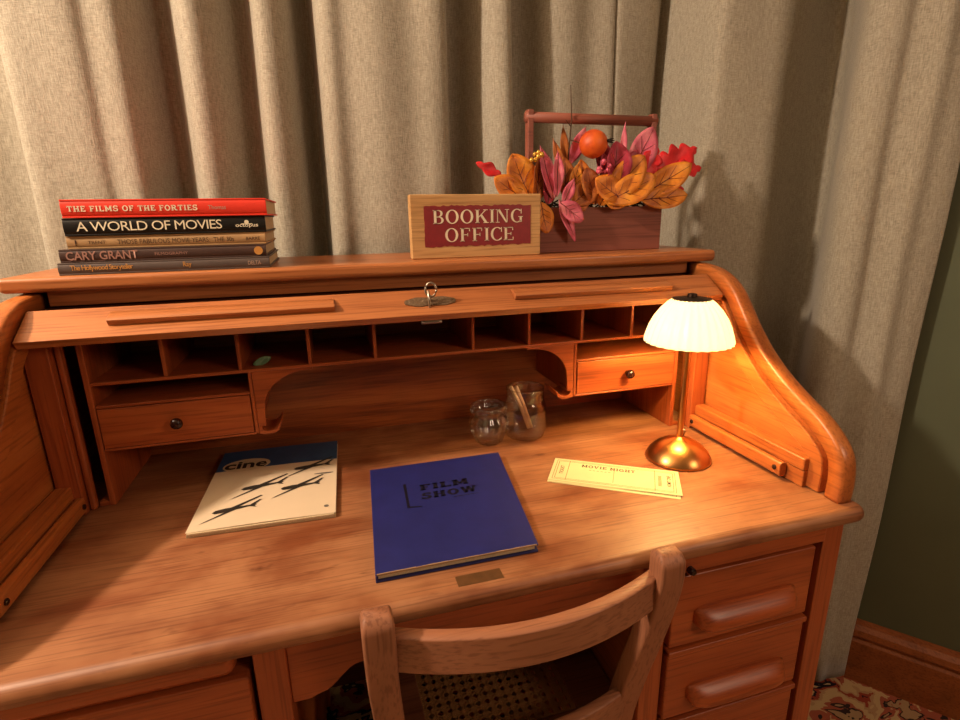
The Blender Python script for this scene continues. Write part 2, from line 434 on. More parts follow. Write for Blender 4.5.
for sg in (1, -1):
    bm = B(); prism(bm, off(0.02)+[(0.452, 0.3636), (0.69, 0.3636), (0.69, 0.0)], 'x', sg*0.6225, sg*0.634)
    ep = obj('end_panel', bm, DY, desk)
    bm = B(); band(bm, [(.027, .607), (.006, .607), (.002, .6085), (.0005, .612), (0, .620), (0, .630), (.002, .636), (.006, .6405), (.014, .643), (.027, .643)], sg)
    obj('curved_cap', bm, DY, ep, smooth=True)
    bm = B(); band(bm, [(.039, .609), (.0405, .607), (.066, .607), (.069, .610), (.069, .63), (.039, .63)], sg)
    obj('inner_moulding', bm, DY, ep)
    def sbox(name, mt, x0, x1, *a, bevel=0.002):
        x = sorted((sg*x0, sg*x1)); return cbox(name, mt, ep, x[0], x[1], *a, bevel=bevel)
    sbox('top_rail', DY, 0.596, 0.62, 0.085, 0.385, 0.031, 0.054, bevel=0.003)
    sbox('bottom_rail', DY, 0.598, 0.62, 0.085, 0.385, 0.0, 0.031)
    bm = B(); sec = rrect(0, 0.020, 0.0075, 0.0135, 0.006)
    loft(bm, [[(sg*(0.588+x), y, z) for x, z in sec] for y in (0.118, 0.371)])
    br = obj('slide_bar', bm, DY, ep, smooth=False, bevel=0.002)
    for yy in (0.130, 0.360):
        bm = B(); lathe(bm, [(0.0045, 0), (0.0045, 0.002), (0.003, 0.003)], seg=12)
        bmesh.ops.rotate(bm, verts=bm.verts, cent=(0, 0, 0), matrix=Matrix.Rotation(-sg*PI/2, 3, 'Y')); bmesh.ops.translate(bm, verts=bm.verts, vec=(sg*0.5805, yy, 0.021))
        obj('screw', bm, KNOB, br, smooth=False)
    sbox('rear_post', DZ, 0.584, 0.618, 0.371, 0.398, 0.0, 0.31)
    sbox('rear_post_bead', DZ, 0.573, 0.583, 0.384, 0.398, 0.0, 0.30, bevel=0.004)
# top board
bm = B(); box(bm, -0.652, 0.652, 0.42, 0.695, 0.3636, 0.3878)
obj('top_board', bm, TB, desk, 0.008, seg=4)
cbox('top_moulding', TB, desk, -0.60, 0.60, 0.447, 0.465, 0.338, 0.3636)
cbox('outer_back_panel', DK, desk, -0.634, 0.634, 0.680, 0.690, 0.0, 0.3636)
# tambour, its bottom rail showing
F_ = Vector((0.330, 0.3045)); T_ = Vector((0.387, 0.341)); tn = (T_-F_).normalized(); nin = Vector((tn.y, -tn.x))
bm = B(); q = [F_, T_, T_+nin*0.014, F_+nin*0.014]; prism(bm, [(p.x, p.y) for p in q], 'x', -0.6055, 0.6055)
rail = obj('roll_top_rail', bm, TB, desk, 0.0012)
def on_rail(s, h): p = F_+tn*s-nin*h; return (p.x, p.y)
for x0, x1 in ((-0.49, -0.158), (0.162, 0.495)):
    bm = B(); prism(bm, [on_rail(0.024, 0), on_rail(0.024, 0.010), on_rail(0.029, 0.0115), on_rail(0.052, 0.004), on_rail(0.055, 0)], 'x', x0, x1)
    obj('finger_pull', bm, TB, rail, 0.001)
bm = B(); ring = []
N = 40
def lockpt(a, h, k=1.0):
    x = 0.006+0.046*k*math.cos(a); sn = math.sin(a); s = 0.0335+0.0115*k*math.copysign(abs(sn)**0.6, sn)*(1+0.12*math.cos(6*a)); p = on_rail(s, h); return (x, p[0], p[1])
loft(bm, [[lockpt(2*PI*i/N, h, k) for i in range(N)] for h, k in ((0.0, 1.0), (0.0016, 1.0), (0.0016, 0.86), (0.0024, 0.80), (0.0024, 0.35), (0.004, 0.28))])
obj('lock_plate', bm, BRASS, rail)
bm = B(); tube(bm, [(-0.014, 0.345, 0.289), (0.022, 0.345, 0.289)], 0.0035); box(bm, -0.008, 0.016, 0.34, 0.35, 0.289, 0.301)
obj('lock_bolt', bm, STEEL, rail)
bm = B(); prism(bm, [(0.396, 0.329), (0.47, 0.337), (0.60, 0.337), (0.60, 0.327), (0.47, 0.327), (0.399, 0.319)], 'x', -0.6055, 0.6055)
obj('rolled_slats', bm, DK, desk)  # slats coloured dark so the gap above the rail reads as black shade
# pigeonhole gallery
gx, gy, gb = 0.553, 0.394, 0.60
bm = B(); box(bm, -gx, gx, gb, gb+0.008, 0.0, 0.33); gal = obj('gallery_back', bm, DB, desk)
cbox('side_panel', DZ, desk, -gx-0.004, -gx+0.005, gy, gb, 0, 0.30); cbox('side_panel', DZ, desk, gx-0.005, gx+0.004, gy, gb, 0, 0.30)
cbox('gallery_shelf', DX, desk, -gx+0.005, gx-0.005, gy, gb, 0.2127, 0.2187)
cbox('gallery_top', DX, desk, -gx-0.004, gx+0.004, gy, gb, 0.300, 0.306)
xs = [-0.438, -0.323, -0.208, -0.093, 0.093, 0.208, 0.323, 0.438]
for x in xs: cbox('divider', DZ, desk, x-0.003, x+0.003, gy+0.001, gb, 0.2187, 0.30, bevel=0.001)
for sg in (-1, 1):
    X = lambda a, c: sorted((sg*a, sg*c))
    cbox('drawer_shelf', DX, desk, *X(0.313, gx-0.005), gy, gb, 0.1735, 0.1785)
    cbox('drawer_base', DX, desk, *X(0.307, gx-0.005), gy, gb, 0.098, 0.1025)
    cbox('drawer_side', DZ, desk, *X(0.307, 0.313), gy, gb, 0.098, 0.2127)
    a, c = X(0.3145, gx-0.0065)
    dr = cbox('small_drawer', DX, desk, a, c, gy-0.001, gy+0.15, 0.1035, 0.1725, bevel=0.0012)
    bm = B(); lathe(bm, [(0.004, 0.0), (0.0035, 0.006), (0.0085, 0.010), (0.0100, 0.015), (0.008, 0.020), (0.003, 0.022)], seg=20)
    bmesh.ops.rotate(bm, verts=bm.verts, cent=(0, 0, 0), matrix=Matrix.Rotation(PI/2, 3, 'X')); bmesh.ops.translate(bm, verts=bm.verts, vec=((a+c)/2, gy-0.001, 0.140))
    obj('knob', bm, KNOB, dr, smooth=True)
    # fretted spandrel bracket beside the drawers
    pts = [(0.3065, 0.2127), (0.205, 0.2127), (0.205, 0.2085)]
    for k in range(11):
        t = k/10*PI/2; pts.append((0.215+0.077*math.sin(t), 0.1455+0.063*math.cos(t)))
    pts += [(0.294, 0.112), (0.3065, 0.112)]
    bm = B(); prism(bm, [(sg*x, z) for x, z in pts], 'y', gy+0.001, gy+0.009); obj('bracket', bm, DX, desk, 0.0008)
    lip = [(0.3065, 0.112), (0.3015, 0.112), (0.300, 0.106), (0.293, 0.1015), (0.284, 0.1015), (0.276, 0.106), (0.270, 0.115), (0.2675, 0.115), (0.273, 0.101), (0.282, 0.096), (0.296, 0.0955), (0.3065, 0.098)]
    bm = B(); prism(bm, [(sg*x, z) for x, z in lip], 'y', gy+0.001, gy+0.06); obj('scroll_lip', bm, DX, desk, 0.0006)
cbox('slot_base', DX, desk, -0.573, -0.557, gy+0.002, gb, 0.0, 0.008); cbox('slot_base', DX, desk, 0.557, 0.573, gy+0.002, gb, 0.0, 0.008)

# pedestals
def pull_mesh(bm, x0, x1, zc, y):
    nu, nv = 28, 10; L = x1-x0; rows = []
    for i in range(nu+1):
        s = -1+2*i/nu; e = max(0.0, 1-abs(s)**7)**0.55; row = []
        for j in range(nv+1):
            t = j/nv
            zz = zc+0.019-0.038*t
            d = 0.026*e*(math.sin(min(1, t/0.75)*PI/2)**0.8)
            if j == nv: d *= 0.9
            row.append((x0+L*i/nu, y-d, zc+(zz-zc)*(0.55+0.45*e)))
        row.append((x0+L*i/nu, y, zc-0.019*(0.55+0.45*e)))
        rows.append(row)
    loft(bm, rows, cap=False, closed=False)
for sg in (-1, 1):
    X = lambda a, c: sorted((sg*a, sg*c))
    py = 0.026
    cbox('leg_post', DZ, desk, *X(0.594, 0.634), py, py+0.04, FZ, -0.030)
    cbox('leg_post', DZ, desk, *X(0.258, 0.296), py, py+0.04, FZ, -0.030)
    cbox('leg_post', DZ, desk, *X(0.594, 0.634), 0.64, 0.68, FZ, -0.030)
    cbox('leg_post', DZ, desk, *X(0.258, 0.296), 0.64, 0.68, FZ, -0.030)
    cbox('pedestal_side', DY, desk, *X(0.612, 0.628), py+0.04, 0.64, FZ+0.07, -0.030)
    cbox('pedestal_side', DY, desk, *X(0.264, 0.280), py+0.04, 0.64, FZ+0.07, -0.030)
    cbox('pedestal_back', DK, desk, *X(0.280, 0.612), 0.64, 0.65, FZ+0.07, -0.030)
    cbox('pedestal_dark_sheet', DK, desk, *X(0.280, 0.612), py+0.05, py+0.058, FZ+0.07, -0.030)  # dark sheet behind the drawers, painting the shade in the gaps beside them
    if sg > 0: cbox('top_rail', DX, desk, *X(0.300, 0.592), py-0.004, py+0.045, -0.0655, -0.030)
    else: cbox('top_rail', DX, desk, *X(0.315, 0.592), py-0.006, py+0.045, -0.066, -0.030, bevel=0.012)
    zs = [(-0.2005, -0.070), (-0.345, -0.2085), (-0.490, -0.353), (-0.635, -0.498)]
    for z0, z1 in zs:
        dr = cbox('pedestal_drawer', DX, desk, *X(0.302, 0.5735), py-0.006, py+0.05, z0, z1, bevel=0.003)
        bm = B(); box(bm, *X(0.302, 0.5780), py-0.008, py+0.02, z1-0.011, z1-0.0005); obj('drawer_lip', bm, DX, dr, 0.002) if z1 < -0.1 else bm.free()
        a, c = X(0.342, 0.540); zc = (z0+z1)/2-0.014 if z1 > -0.1 else (z0+z1)/2-0.022
        bm = B(); pull_mesh(bm, a, c, zc, py-0.006); obj('carved_pull', bm, DX, dr, smooth=True, mods=(('SOLIDIFY', dict(thickness=0.002)),))
    cbox('plinth', DX, desk, *X(0.296, 0.594), py+0.004, py+0.03, FZ, FZ+0.15)
bm = B(); lathe(bm, [(0.006, 0), (0.006, 0.008), (0.004, 0.011)], seg=14); bmesh.ops.rotate(bm, verts=bm.verts, cent=(0, 0, 0), matrix=Matrix.Rotation(PI/2, 3, 'X')); bmesh.ops.translate(bm, verts=bm.verts, vec=(0.328, 0.022, -0.060))
obj('slide_knob', bm, KNOB, desk)
# kneehole apron with a scalloped lower edge
pts = [(-0.258, -0.030), (0.258, -0.030), (0.258, -0.139), (0.236, -0.139)]
for k in range(9):
    t = k/8; pts.append((0.222-0.052*t, -0.134+0.034*(0.5-0.5*math.cos(PI*t))))
pts += [(0.10, -0.096), (-0.10, -0.096)]
for k in range(9):
    t = 1-k/8; pts.append((-0.222+0.052*t, -0.134+0.034*(0.5-0.5*math.cos(PI*t))))
pts += [(-0.236, -0.139), (-0.258, -0.139)]
bm = B(); prism(bm, pts, 'y', 0.034, 0.052); obj('kneehole_apron', bm, DX, desk, 0.0015)
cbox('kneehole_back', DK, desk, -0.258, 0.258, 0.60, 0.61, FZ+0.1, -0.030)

# key hanging in the lock
key = thing('key', 'small steel key left in the brass lock of the roll top', 'key', (0.002, 0.352, 0.318))
bm = B(); p0 = on_rail(0.0335, 0.004); p1 = on_rail(0.0335, 0.016)
tube(bm, [(0.003, p0[0], p0[1]), (0.003, p1[0], p1[1])], 0.0022); obj('shank', bm, STEEL, key)
bm = B(); cxk = Vector((0.006, p1[0], p1[1]+0.009)); tube(bm, [cxk+Vector((0.0095*math.cos(a), -0.002*math.cos(a), 0.012*math.sin(a))) for a in [2*PI*k/18 for k in range(19)]], 0.0021, 8); obj('bow', bm, STEEL, key, smooth=True)
bm = B(); tube(bm, [(0.001, p1[0]-0.002, p1[1]+0.008), (0.002, p1[0]-0.003, p1[1]-0.012), (0.003, p1[0]-0.002, p1[1]-0.040)], 0.0021, 8); obj('chain', bm, STEEL, key, smooth=True)

# ------------------------------------------------------------------ chair
XC = 0.053
CZO = -0.011
chair = thing('dining_chair', 'wooden chair with curved back rail and cane seat tucked under the desk', 'chair', (XC, 0.15, FZ))
def post_mesh(sg):
    P = [(0.197, 0.000, 0.022), (0.197, -0.026, 0.016), (0.1965, -0.026, -0.03), (0.194, -0.010, -0.11), (0.188, 0.020, -0.22), (0.182, 0.050, -0.345)]
    P = [(0.199, -0.023, 0.018), (0.1985, -0.022, -0.02), (0.197, -0.010, -0.08), (0.193, 0.006, -0.15), (0.187, 0.028, -0.24), (0.182, 0.048, -0.345), (0.182, 0.044, -0.45), (0.184, 0.010, -0.65), (0.186, -0.02, FZ)]
    P = catmull(P, 4); bm = B(); rings = []
    tip = Vector(P[0])
    for dz, k in ((0.012, 0.45), (0.009, 0.75), (0.005, 0.92)):
        rings.append([(XC+sg*(tip.x+x*(0.6+0.4*k)), tip.y+y*k+0.002, tip.z+dz+CZO) for x, y in rrect(0, 0, 0.019, 0.016, 0.005)])
    for x, y, z in P:
        k = 1.0 if z > -0.35 else 1.0-0.25*(-0.35-z)/0.45
        rings.append([(XC+sg*(x+a*k), y+c*k, z+CZO*max(0, min(1, (z+0.345)/0.3))) for a, c in rrect(0, 0, 0.0195, 0.0165, 0.005)])
    loft(bm, rings); return bm
for sg in (-1, 1): obj('back_post', post_mesh(sg), CH, chair, smooth=False, mods=()).data.shade_smooth()
def arc_rail(xh, y0, bow, z0, z1, th, n=24):
    bm = B(); rings = []
    for i in range(n+1):
        s = -1+2*i/n; x = XC+xh*s; y = y0-bow*(1-s*s)
        rings.append([(x, y-th/2, z0), (x, y-th/2, z1-0.002), (x, y-th/2+0.003, z1), (x, y+th/2-0.003, z1), (x, y+th/2, z1-0.002), (x, y+th/2, z0)])
    loft(bm, rings); return bm
obj('crest_rail', arc_rail(0.181, -0.016, 0.040, -0.070, -0.018, 0.021), CHX, chair, 0.0015)
obj('lower_rail', arc_rail(0.175, 0.030, 0.030, -0.310, -0.262, 0.018), CHX, chair, 0.0015)
# seat frame, cane panel, front legs and stretchers
SZ = -0.345
def trap(k0, k1, ya_, yb): return [(XC-k0, ya_), (XC+k0, ya_), (XC+k1, yb), (XC-k1, yb)]
bm = B()
prism(bm, [(XC-.200, .035), (XC+.200, .035), (XC+.206, .085), (XC-.206, .085)], 'z', SZ-0.03, SZ)
prism(bm, [(XC-.212, .39), (XC+.212, .39), (XC+.208, .44), (XC-.208, .44)], 'z', SZ-0.03, SZ)
prism(bm, [(XC-.206, .085), (XC-.124, .085), (XC-.132, .39), (XC-.212, .39)], 'z', SZ-0.03, SZ)
prism(bm, [(XC+.206, .085), (XC+.124, .085), (XC+.132, .39), (XC+.212, .39)], 'z', SZ-0.03, SZ)
obj('seat_frame', bm, wood('seat_oak', '#5a301c', '#6f3e26', '#7d4a30', 'X', 0.5), chair, 0.004)
CANE = plain('woven_cane', '#8f6238', 0.5, 0, 0.15, 60)
bm = B(); zc = SZ-0.004; step = 0.0165
def strip(p, q, wd, z):
    p, q = Vector((*p, z)), Vector((*q, z)); d = (q-p).normalized(); s = Vector((-d.y, d.x, 0))*wd/2
    for k in (0,):
        v = [bm.verts.new(a) for a in (p-s, q-s, q+s, p+s)]; bm.faces.new(v)
        v2 = [bm.verts.new(a+Vector((0, 0, -0.0012))) for a in (p-s, q-s, q+s, p+s)]; bm.faces.new(v2[::-1])
x = -0.125
while x < 0.126:
    for e in (-0.0022, 0.0022): strip((XC+x+e, 0.083), (XC+x+e, 0.392), 0.0024, zc)
    x += step
y = 0.085
while y < 0.392:
    for e in (-0.0022, 0.0022): strip((XC-0.13, y+e), (XC+0.13, y+e), 0.0022, zc+0.0013)
    y += step
k = -0.33
while k < 0.34:
    for sg in (-1, 1):
        pts = []
        x0, x1 = -0.13, 0.13
        # line y = yb + sg*(x-k)
        t0, t1 = 0.084, 0.391
        xa, xb = k, k+sg*(t1-t0)
        ya_, yb = t0, t1
        if xa < x0: ya_ += abs(x0-xa); xa = x0
        if xa > x1: ya_ += abs(xa-x1); xa = x1
        if xb < x0: yb -= abs(x0-xb); xb = x0
        if xb > x1: yb -= abs(xb-x1); xb = x1
        if yb > ya_+0.005 and abs(abs(xb-xa)-(yb-ya_)) < 1e-4: strip((XC+xa, ya_), (XC+xb, yb), 0.0024, zc+0.0026)
    k += step
obj('cane_seat', bm, CANE, chair)
for sg in (-1, 1):
    bm = B(); loft(bm, [[(XC+sg*0.19+a*k, 0.415+c*k, z) for a, c in rrect(0, 0, 0.018, 0.018, 0.006)] for z, k in ((SZ-0.03, 1), (-0.5, 0.95), (FZ, 0.7))]); obj('front_leg', bm, CH, chair)
    bm = B(); tube(bm, [(XC+sg*0.187, 0.005, -0.60), (XC+sg*0.188, 0.415, -0.60)], 0.009); obj('stretcher', bm, CH, chair, smooth=False)

# ------------------------------------------------------------------ books
TOPZ = 0.3878
def book(name, label, x0, x1, y0, z0, th, depth, cover, rot=0.0, group='stacked film books'):
    t = thing(name, label, 'book', ((x0+x1)/2, y0+depth/2, z0), rot, group)
    hx, hy = (x1-x0)/2, depth/2; c = 0.0025
    bm = B(); box(bm, -hx, hx, -hy+0.001, hy, 0, c); box(bm, -hx, hx, -hy+0.001, hy, th-c, th)
    sec = []
    for k in range(7):
        a = PI/2+PI*k/6; sec.append((-hy+0.004+0.004*math.cos(a), th/2+th/2*math.sin(a)))
    sec += [(-hy+0.0065, 0.0), (-hy+0.0065, th)]
    loft(bm, [[(x, y, z) for y, z in sec] for x in (-hx, hx)])
    obj('cover', bm, cover, t, 0.0006, local=True)
    bm = B(); box(bm, -hx+0.003, hx-0.003, -hy+0.005, hy-0.003, c, th-c); obj('pages', bm, PAGES, t, local=True)
    return t, hx, hy
def spine(t, hx, hy, th, body, f0, f1, h0, h1, m, bold=0.0, name='title', spacing=1.0):
    lettering(name, body, m, t, (-hx+2*hx*f0, -hy-0.0004, th*h0), (1, 0, 0), (0, 0, 1), 2*hx*(f1-f0), th*(h1-h0), bold, True, spacing)
CREAM = plain('cream_print', '#f0e2c4', 0.6); GOLD = plain('gold_print', '#c98c46', 0.5); MAUVE = plain('mauve_print', '#a5786a', 0.6); BROWNINK = plain('brown_ink', '#4a2f1c', 0.6); PALE = plain('pale_print', '#b99a86', 0.6)
RED = plain('red_cloth', '#e63a26', 0.5, 0, 0.05); BLK = plain('black_jacket', '#1b1614', 0.4); TAN = plain('tan_jacket', '#b08a5e', 0.55); BRN = plain('brown_jacket', '#4a342e', 0.45); GRY = plain('grey_jacket', '#5d4f4a', 0.45)
z = TOPZ+0.0003
B1 = [('hardback_book', 'slim grey-brown book at the bottom of the stack, gold title', -0.570, -0.2585, 0.428, 0.0190, 0.225, GRY),
      ('hardback_book', 'dark brown book with mauve title, second from the stack bottom', -0.565, -0.2625, 0.429, 0.0203, 0.225, BRN),
      ('hardback_book', 'tan book with dark lettering in the middle of the stack', -0.552, -0.2605, 0.432, 0.0197, 0.215, TAN),
      ('hardback_book', 'black book with white sans title under the red one', -0.552, -0.2585, 0.430, 0.0268, 0.218, BLK),
      ('hardback_book', 'red clothbound book with white slab lettering on top of the stack', -0.549, -0.2530, 0.428, 0.0277, 0.222, RED)]
bks = []
for i, (nm, lb, x0, x1, y0, th, dp, mt) in enumerate(B1):
    t, hx, hy = book(nm, lb, x0, x1, y0, z, th, dp, mt, (0.0, 0.004, -0.003, 0.004, -0.004)[i]); bks.append((t, hx, hy, th)); z += th+0.0003
a = bks[0]; spine(*a, 'The Hollywood Storyteller', .055, .335, .25, .80, GOLD, 0.01, spacing=.85); spine(*a, 'Ray', .57, .61, .25, .80, GOLD, 0.01, 'author'); spine(*a, 'DELTA', .89, .955, .32, .66, PALE, 0.0, 'publisher')
a = bks[1]; spine(*a, 'CARY GRANT', .03, .36, .18, .84, MAUVE, 0.015); spine(*a, 'FILMOGRAPHY', .44, .60, .38, .60, MAUVE, 0.0, 'author')
bm = B(); lathe(bm, [(0.007, 0), (0.007, 0.0004)], seg=20); bmesh.ops.rotate(bm, verts=bm.verts, cent=(0, 0, 0), matrix=Matrix.Rotation(PI/2, 3, 'X')); bmesh.ops.translate(bm, verts=bm.verts, vec=(a[1]*0.92, -a[2], 0.0098)); obj('emblem', bm, GOLD, a[0], local=True)
a = bks[2]; spine(*a, 'TRENT', .10, .185, .36, .62, BROWNINK, 0.0, 'author'); spine(*a, "THOSE FABULOUS MOVIE YEARS:  THE 30s", .24, .83, .30, .68, BROWNINK, 0.0); spine(*a, 'BARRE', .895, .97, .36, .62, BROWNINK, 0.01, 'publisher'); spine(*a, '1', .04, .047, .25, .7, BROWNINK, 0.0, 'number')
a = bks[3]; spine(*a, 'A WORLD OF MOVIES', .06, .77, .26, .80, CREAM, 0.0, spacing=.9); spine(*a, 'octopus', .84, .96, .26, .52, CREAM, 0.012, 'publisher')
bm = B(); lathe(bm, [(0.0035, 0), (0.0035, 0.0004)], seg=16); bmesh.ops.rotate(bm, verts=bm.verts, cent=(0, 0, 0), matrix=Matrix.Rotation(PI/2, 3, 'X')); bmesh.ops.translate(bm, verts=bm.verts, vec=(a[1]*0.80, -a[2], 0.0165)); box(bm, a[1]*0.74, a[1]*0.86, -a[2]-0.0004, -a[2], 0.0132, 0.0142); obj('emblem', bm, CREAM, a[0], local=True)
a = bks[4]; obj('title', fit_to(slab_text('THE FILMS OF THE FORTIES'), (-a[1]+2*a[1]*.03, -a[2]-0.0004, a[3]*.34), (1, 0, 0), (0, 0, 1), 2*a[1]*.615, a[3]*.32), CREAM, a[0], local=True); spine(*a, 'Thomas', .70, .79, .38, .62, PALE, 0.0, 'author')

# ------------------------------------------------------------------ booking office sign
sign = thing('wooden_sign', 'pale wooden block sign reading BOOKING OFFICE on the desk top', 'sign', (0.130, 0.487, TOPZ))
SL, SR, SY, SB, ST = -0.0035, 0.2625, 0.475, TOPZ+0.0003, 0.5085
bm = B(); box(bm, SL, SR, SY, SY+0.024, SB, ST); obj('board', bm, SG, sign, 0.002)
m, nt, b = mat_base('sign_red_paint'); n = noise(nt, coords(nt), 90, 4, 0.7); rp = ramp(nt, [(0.26, lin('#b98a54')), (0.30, lin('#7d1c22')), (0.7, lin('#8c2128'))]); nt.links.new(n.outputs[0], rp.inputs[0]); nt.links.new(rp.outputs[0], b.inputs['Base Color']); b.inputs['Roughness'].default_value = 0.5
bm = B(); pts = []
rnd = random.Random(3)
def edge(x0, z0, x1, z1, n, am):
    for i in range(n):
        t = i/n; j = am*rnd.uniform(-1, 1)
        pts.append((x0+(x1-x0)*t+(j if x0 == x1 else 0), z0+(z1-z0)*t+(j if z0 == z1 else 0)))
px0, px1, pz0, pz1 = 0.0225, 0.2405, 0.4105, 0.4875
edge(px0, pz1, px1, pz1, 40, 0.0015); edge(px1, pz1, px1, pz0, 10, 0.0006); edge(px1, pz0, px0, pz0, 40, 0.0015); edge(px0, pz0, px0, pz1, 10, 0.0006)
prism(bm, pts, 'y', SY-0.0006, SY+0.001); obj('red_panel', bm, m, sign)
IVORY = plain('ivory_paint', '#e9dcc0', 0.6)
obj('lettering', fit_to(serif_text('BOOKING'), (0.0395, SY-0.0011, 0.4535), (1, 0, 0), (0, 0, 1), 0.184, 0.0265), IVORY, sign)
obj('lettering', fit_to(serif_text('OFFICE'), (0.0625, SY-0.0011, 0.4190), (1, 0, 0), (0, 0, 1), 0.141, 0.0265), IVORY, sign)

# ------------------------------------------------------------------ crate and autumn arrangement
crate = thing('wooden_crate', 'red-brown wooden trug with dowel handle holding autumn leaves', 'crate', (0.412, 0.547, TOPZ))
CX0, CX1, CY0, CY1, CB, CT = 0.250, 0.570, 0.511, 0.585, TOPZ+0.0004, 0.4815
bm = B(); box(bm, CX0, CX1, CY0, CY0+0.008, CB, CT); box(bm, CX0, CX1, CY1-0.008, CY1, CB, CT); box(bm, CX0, CX0+0.008, CY0+0.008, CY1-0.008, CB, CT); box(bm, CX1-0.008, CX1, CY0+0.008, CY1-0.008, CB, CT); box(bm, CX0+0.008, CX1-0.008, CY0+0.008, CY1-0.008, CB, CB+0.008)
obj('box', bm, CR, crate, 0.0012)
for x in (CX0+0.009, CX1-0.021): cbox('handle_post', CR, crate, x, x+0.012, 0.538, 0.558, CB+0.009, 0.676)
bm = B(); tube(bm, [(CX0+0.006, 0.548, 0.662), (CX1-0.006, 0.548, 0.662)], 0.0105, 18); obj('handle_bar', bm, CR, crate, smooth=True)

def leafmat(name, a, c, d):
    m, nt, b = mat_base(name); n = noise(nt, coords(nt), 28, 4, 0.6); rp = ramp(nt, [(0.3, lin(a)), (0.52, lin(c)), (0.72, lin(d))]); nt.links.new(n.outputs[0], rp.inputs[0]); nt.links.new(rp.outputs[0], b.inputs['Base Color'])
    b.inputs['Roughness'].default_value = 0.5; return m
LO = leafmat('amber_leaf', '#b5591a', '#dc8424', '#f0a338'); LP = leafmat('pink_leaf', '#b8485a', '#d4627a', '#e48a90'); LC = leafmat('crimson_leaf', '#8f1f34', '#b03048', '#c9506a'); LR = leafmat('red_leaf', '#c01018', '#e01e28', '#f03a38'); LB = leafmat('brown_leaf', '#8a4018', '#a85a20', '#c87a30')
VEIN = plain('leaf_vein', '#6a2616', 0.6); TWIG = plain('twig', '#4a2e1c', 0.8); DTWIG = plain('dark_twig', '#20130e', 0.8)
def C(u, v, y=0.53):          # crate-face coordinates: u, v in cm right of and above the box's lower left corner
    return Vector((0.258+u*0.01, y, CB+v*0.01))
def leaf(parent, base, tip, wd, m, kind='oval', cup=0.25, bend=0.15, face=(0, -1, 0.25), veins=True, lobes=3):
    base, tip = Vector(base), Vector(tip); d = tip-base; L = d.length; d.normalize()
    nrm = Vector(face); nrm = (nrm-d*nrm.dot(d)).normalized(); s = d.cross(nrm)
    nt_, ns = (16, 6) if kind == 'oval' else (24, 6)
    bm = B(); rows = []
    def P(t, e):
        if kind == 'oval': wv = math.sin(PI*t**1.05)**0.60 if 0 < t < 1 else 0.0
        elif kind == 'narrow': wv = math.sin(PI*t**0.9)**0.9 if 0 < t < 1 else 0.0
        else:
            wv = (math.sin(PI*t**0.85)**0.7 if 0 < t < 1 else 0)*(0.55+0.45*abs(math.cos(lobes*PI*t)))
        x = e*wd/2*wv
        return base+d*(L*t)+s*x+nrm*(cup*abs(x)*0.8 - bend*L*t*t*0.6+0.02*L*math.sin(9*t+e*2))
    for i in range(nt_+1):
        t = min(0.995, max(0.005, i/nt_)); rows.append([P(t, -1+2*j/ns) for j in range(ns+1)])
    loft(bm, rows, cap=False, closed=False)
    lf = obj('leaf', bm, m, parent, smooth=True, mods=(('SOLIDIFY', dict(thickness=0.0006)),))
    if veins:
        bm = B(); tube(bm, [P(t, 0)+nrm*0.0006 for t in (0.0, 0.2, 0.4, 0.6, 0.8, 0.95)], [0.0012, 0.001, 0.0009, 0.0007, 0.0005, 0.0003], 5)
        if kind == 'oval':
            for t in (0.2, 0.38, 0.56):
                for e in (-1, 1): tube(bm, [P(t, 0)+nrm*0.0006, P(t+0.12, e*0.38)+nrm*0.0006, P(t+0.2, e*0.7)+nrm*0.0005], [0.0006, 0.0005, 0.0003], 4)
        obj('vein', bm, VEIN, lf)
    return lf
def spray(name, label, stem_pts, cat='artificial foliage', sm=None):
    t = thing(name, label, cat, stem_pts[0])
    bm = B(); tube(bm, stem_pts, 0.0015, 6); obj('stem', bm, sm or TWIG, t)
    return t
# u (cm) = right of the crate's left end, v (cm) = above its base
t = spray('amber_leaf_spray', 'broad amber leaves at the left end of the crate, above the sign', [C(4, 4, .545), C(1.5, 9.8, .53), C(-1, 11.5, .515)])
leaf(t, C(-.2, 10.6, .512), C(-4.6, 19.8, .505), .066, LO, bend=.05); leaf(t, C(-1, 10.4, .507), C(-8.6, 15.2, .495), .052, LO, bend=.1); leaf(t, C(.6, 10.6, .51), C(2.2, 19.6, .51), .050, LB, bend=.1, cup=.5, face=(.5, -1, .1))
leaf(t, C(1.2, 10.5, .496), C(2.4, 4.2, .485), .042, LO, bend=.05)
t = spray('red_leaf_tip', 'small red leaf sticking out far left of the arrangement', [C(4, 5, .55), C(-2, 11, .54), C(-7.5, 15.8, .525)])
leaf(t, C(-6.5, 15.6, .52), C(-11.8, 18.2, .51), .030, LR, 'lobed', veins=False, lobes=2)
t = spray('pink_leaf_spray', 'pink drooping leaves hanging over the crate front beside the sign', [C(5, 4, .545), C(5, 10.5, .52), C(5, 12, .505)])
leaf(t, C(4.5, 11, .505), C(1.6, 21.5, .50), .030, LP, 'narrow', cup=.5); leaf(t, C(5, 11.5, .5), C(5.2, 20.5, .495), .024, LP, 'narrow', cup=.6)
leaf(t, C(5.4, 11, .498), C(9.2, 2.4, .484), .026, LP, 'narrow'); leaf(t, C(5.6, 10.2, .495), C(10.6, 6.6, .486), .042, LP, bend=.1); leaf(t, C(6.4, 9.8, .5), C(8.6, 15.0, .49), .024, LP, 'narrow')
t = spray('golden_leaf_spray', 'golden leaves below the orange pomegranate in the crate', [C(9, 4, .55), C(9, 10, .53), C(9, 12, .52)])
